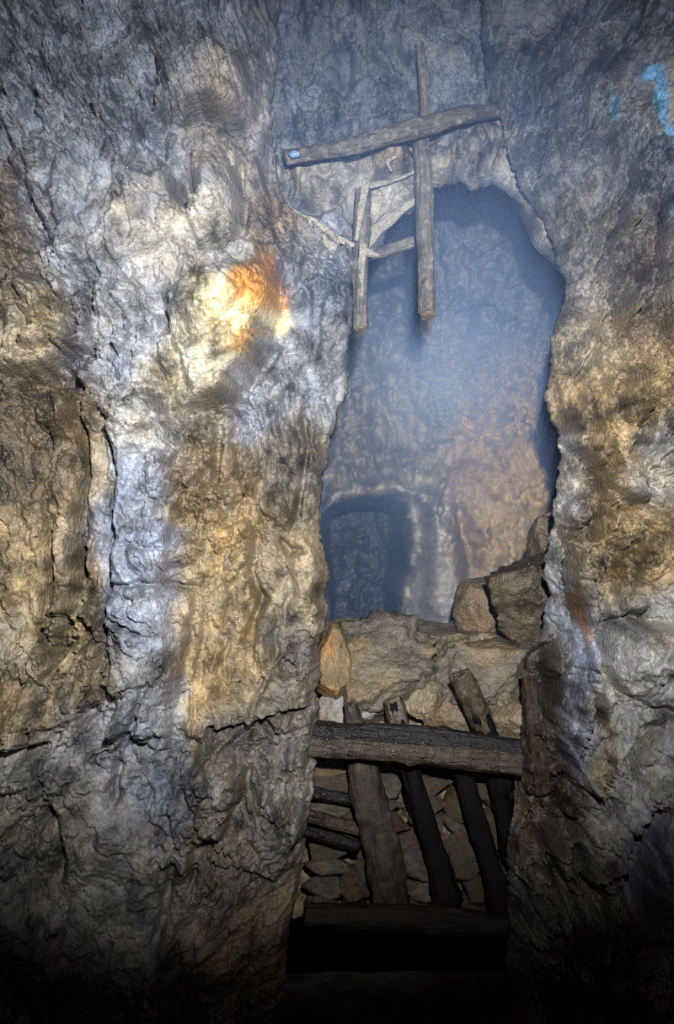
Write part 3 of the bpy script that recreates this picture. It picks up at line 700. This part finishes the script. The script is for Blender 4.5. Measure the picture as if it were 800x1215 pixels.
# bottom sleeper
o = log_obj('sleeper_log', [P(362, 1085, 4.46), P(450, 1089, 4.44), P(540, 1093, 4.44), P(604, 1099, 4.44)], [px_r(26, 4.5), px_r(30, 4.5), px_r(30, 4.5), px_r(26, 4.5)], W_DIM, 31, knots=4)
tag(o, 'dim horizontal log at the foot of the stakes', 'log')
# board ends at the left
for i, (a, b_, w, lab, mt) in enumerate([((358, 938, 4.66), (424, 950, 4.72), 13, 'upper short dark pole end poking out beside the left wall', W_CHAR),
                                    ((358, 966, 4.62), (428, 984, 4.70), 15, 'middle short brown pole end beside the left wall', W_RAIL),
                                    ((358, 985, 4.62), (425, 1004, 4.70), 14, 'lowest short dark pole end beside the left wall', W_CHAR)]):
    o = log_obj('pole_end', [P(*a), P(*b_)], [px_r(w, 4.65), px_r(w, 4.65)], mt, 41+i, knots=1)
    tag(o, lab, 'pole', 'short poles by the left wall')

# calcite runs on the brow and on the short post (parts)
def crust(pts, w, parent, seed):
    o = log_obj('calcite_run', [P(*p) for p in pts], [px_r(k*.72, pts[0][2]) for k in w], M_CALC, seed, parent, flat=.45, knots=8, rough=3.0)
    return o
YB = 4.60
crust([(338, 244, 4.40), (352, 255, 4.38), (376, 264, 4.38), (396, 282, 4.38), (420, 291, 4.38)], (16, 11, 9, 14, 7), wl, 51)
crust([(390, 275, 4.36), (395, 292, 4.36), (393, 306, 4.37)], (16, 18, 5), wl, 52)
crust([(438, 220, YB-.04), (470, 214, YB-.03), (494, 203, YB-.02)], (9, 5, 4), brow, 53)
crust([(436, 292, YB), (446, 272, YB+.02), (460, 262, YB+.02), (478, 248, YB+.02), (495, 236, YB+.02)], (14, 18, 14, 10, 8), brow, 54)
crust([(470, 186, YB-.08), (458, 192, YB-.08), (465, 203, YB-.07)], (6, 6, 4), brow, 55)
YP = YT + .08
crust([(434, 215, YP-.02), (428, 250, YP-.03), (423, 285, YP-.03)], (12, 8, 4), post2, 56)
crust([(431, 290, YP), (430, 310, YP), (430, 352, YP-.02)], (14, 7, 3), post2, 57)
crust([(428, 296, YP), (440, 301, YP), (450, 303, YP+.02)], (8, 8, 4), post2, 58)

# ------------------------------------------------------------------ mist
m, nt, out = nodes('blue_mist')
tc = N(nt, 'ShaderNodeTexCoord')
def blob(c, s, a):
    su = N(nt, 'ShaderNodeVectorMath', operation='SUBTRACT'); nt.links.new(tc.outputs['Object'], su.inputs[0]); su.inputs[1].default_value = c
    dv = N(nt, 'ShaderNodeVectorMath', operation='DIVIDE'); nt.links.new(su.outputs[0], dv.inputs[0]); dv.inputs[1].default_value = s
    dt = N(nt, 'ShaderNodeVectorMath', operation='DOT_PRODUCT'); nt.links.new(dv.outputs[0], dt.inputs[0]); nt.links.new(dv.outputs[0], dt.inputs[1])
    e = math_node(nt, 'EXPONENT', math_node(nt, 'MULTIPLY', dt.outputs['Value'], -1.0), 0)
    return math_node(nt, 'MULTIPLY', e, a)
d = math_node(nt, 'ADD', blob((.66, 5.5, ZC+.80), (.46, .7, .50), .46), blob((.35, 4.2, ZC+1.5), (1.3, .5, .8), .13))
d = math_node(nt, 'ADD', d, blob((.5, 6.2, ZC+.1), (1.1, .9, 1.1), .11))
nz = noise_tex(nt, tc.outputs['Object'], 2.2, 3, .55)
d = math_node(nt, 'MULTIPLY', d, maprange(nt, nz.outputs[0], .3, .7, .55, 1.45))
vsn = N(nt, 'ShaderNodeVolumeScatter'); vsn.inputs['Color'].default_value = (.30, .50, 1.0, 1); vsn.inputs['Anisotropy'].default_value = -0.38
nt.links.new(d, vsn.inputs['Density']); nt.links.new(vsn.outputs[0], out.inputs['Volume'])
bm = bmesh.new(); bmesh.ops.create_cube(bm, size=1.0)
for vtx in bm.verts: vtx.co = Vector(((-1.5 if vtx.co.x < 0 else 2.3), (3.2 if vtx.co.y < 0 else 7.6), (ZC-1.2 if vtx.co.z < 0 else ZC+2.9)))
me = bpy.data.meshes.new('mist'); bm.to_mesh(me); bm.free()
o = link('mist', me, m); tag(o, 'blue lit mist drifting through the opening and under the roof', 'mist', kind='stuff')
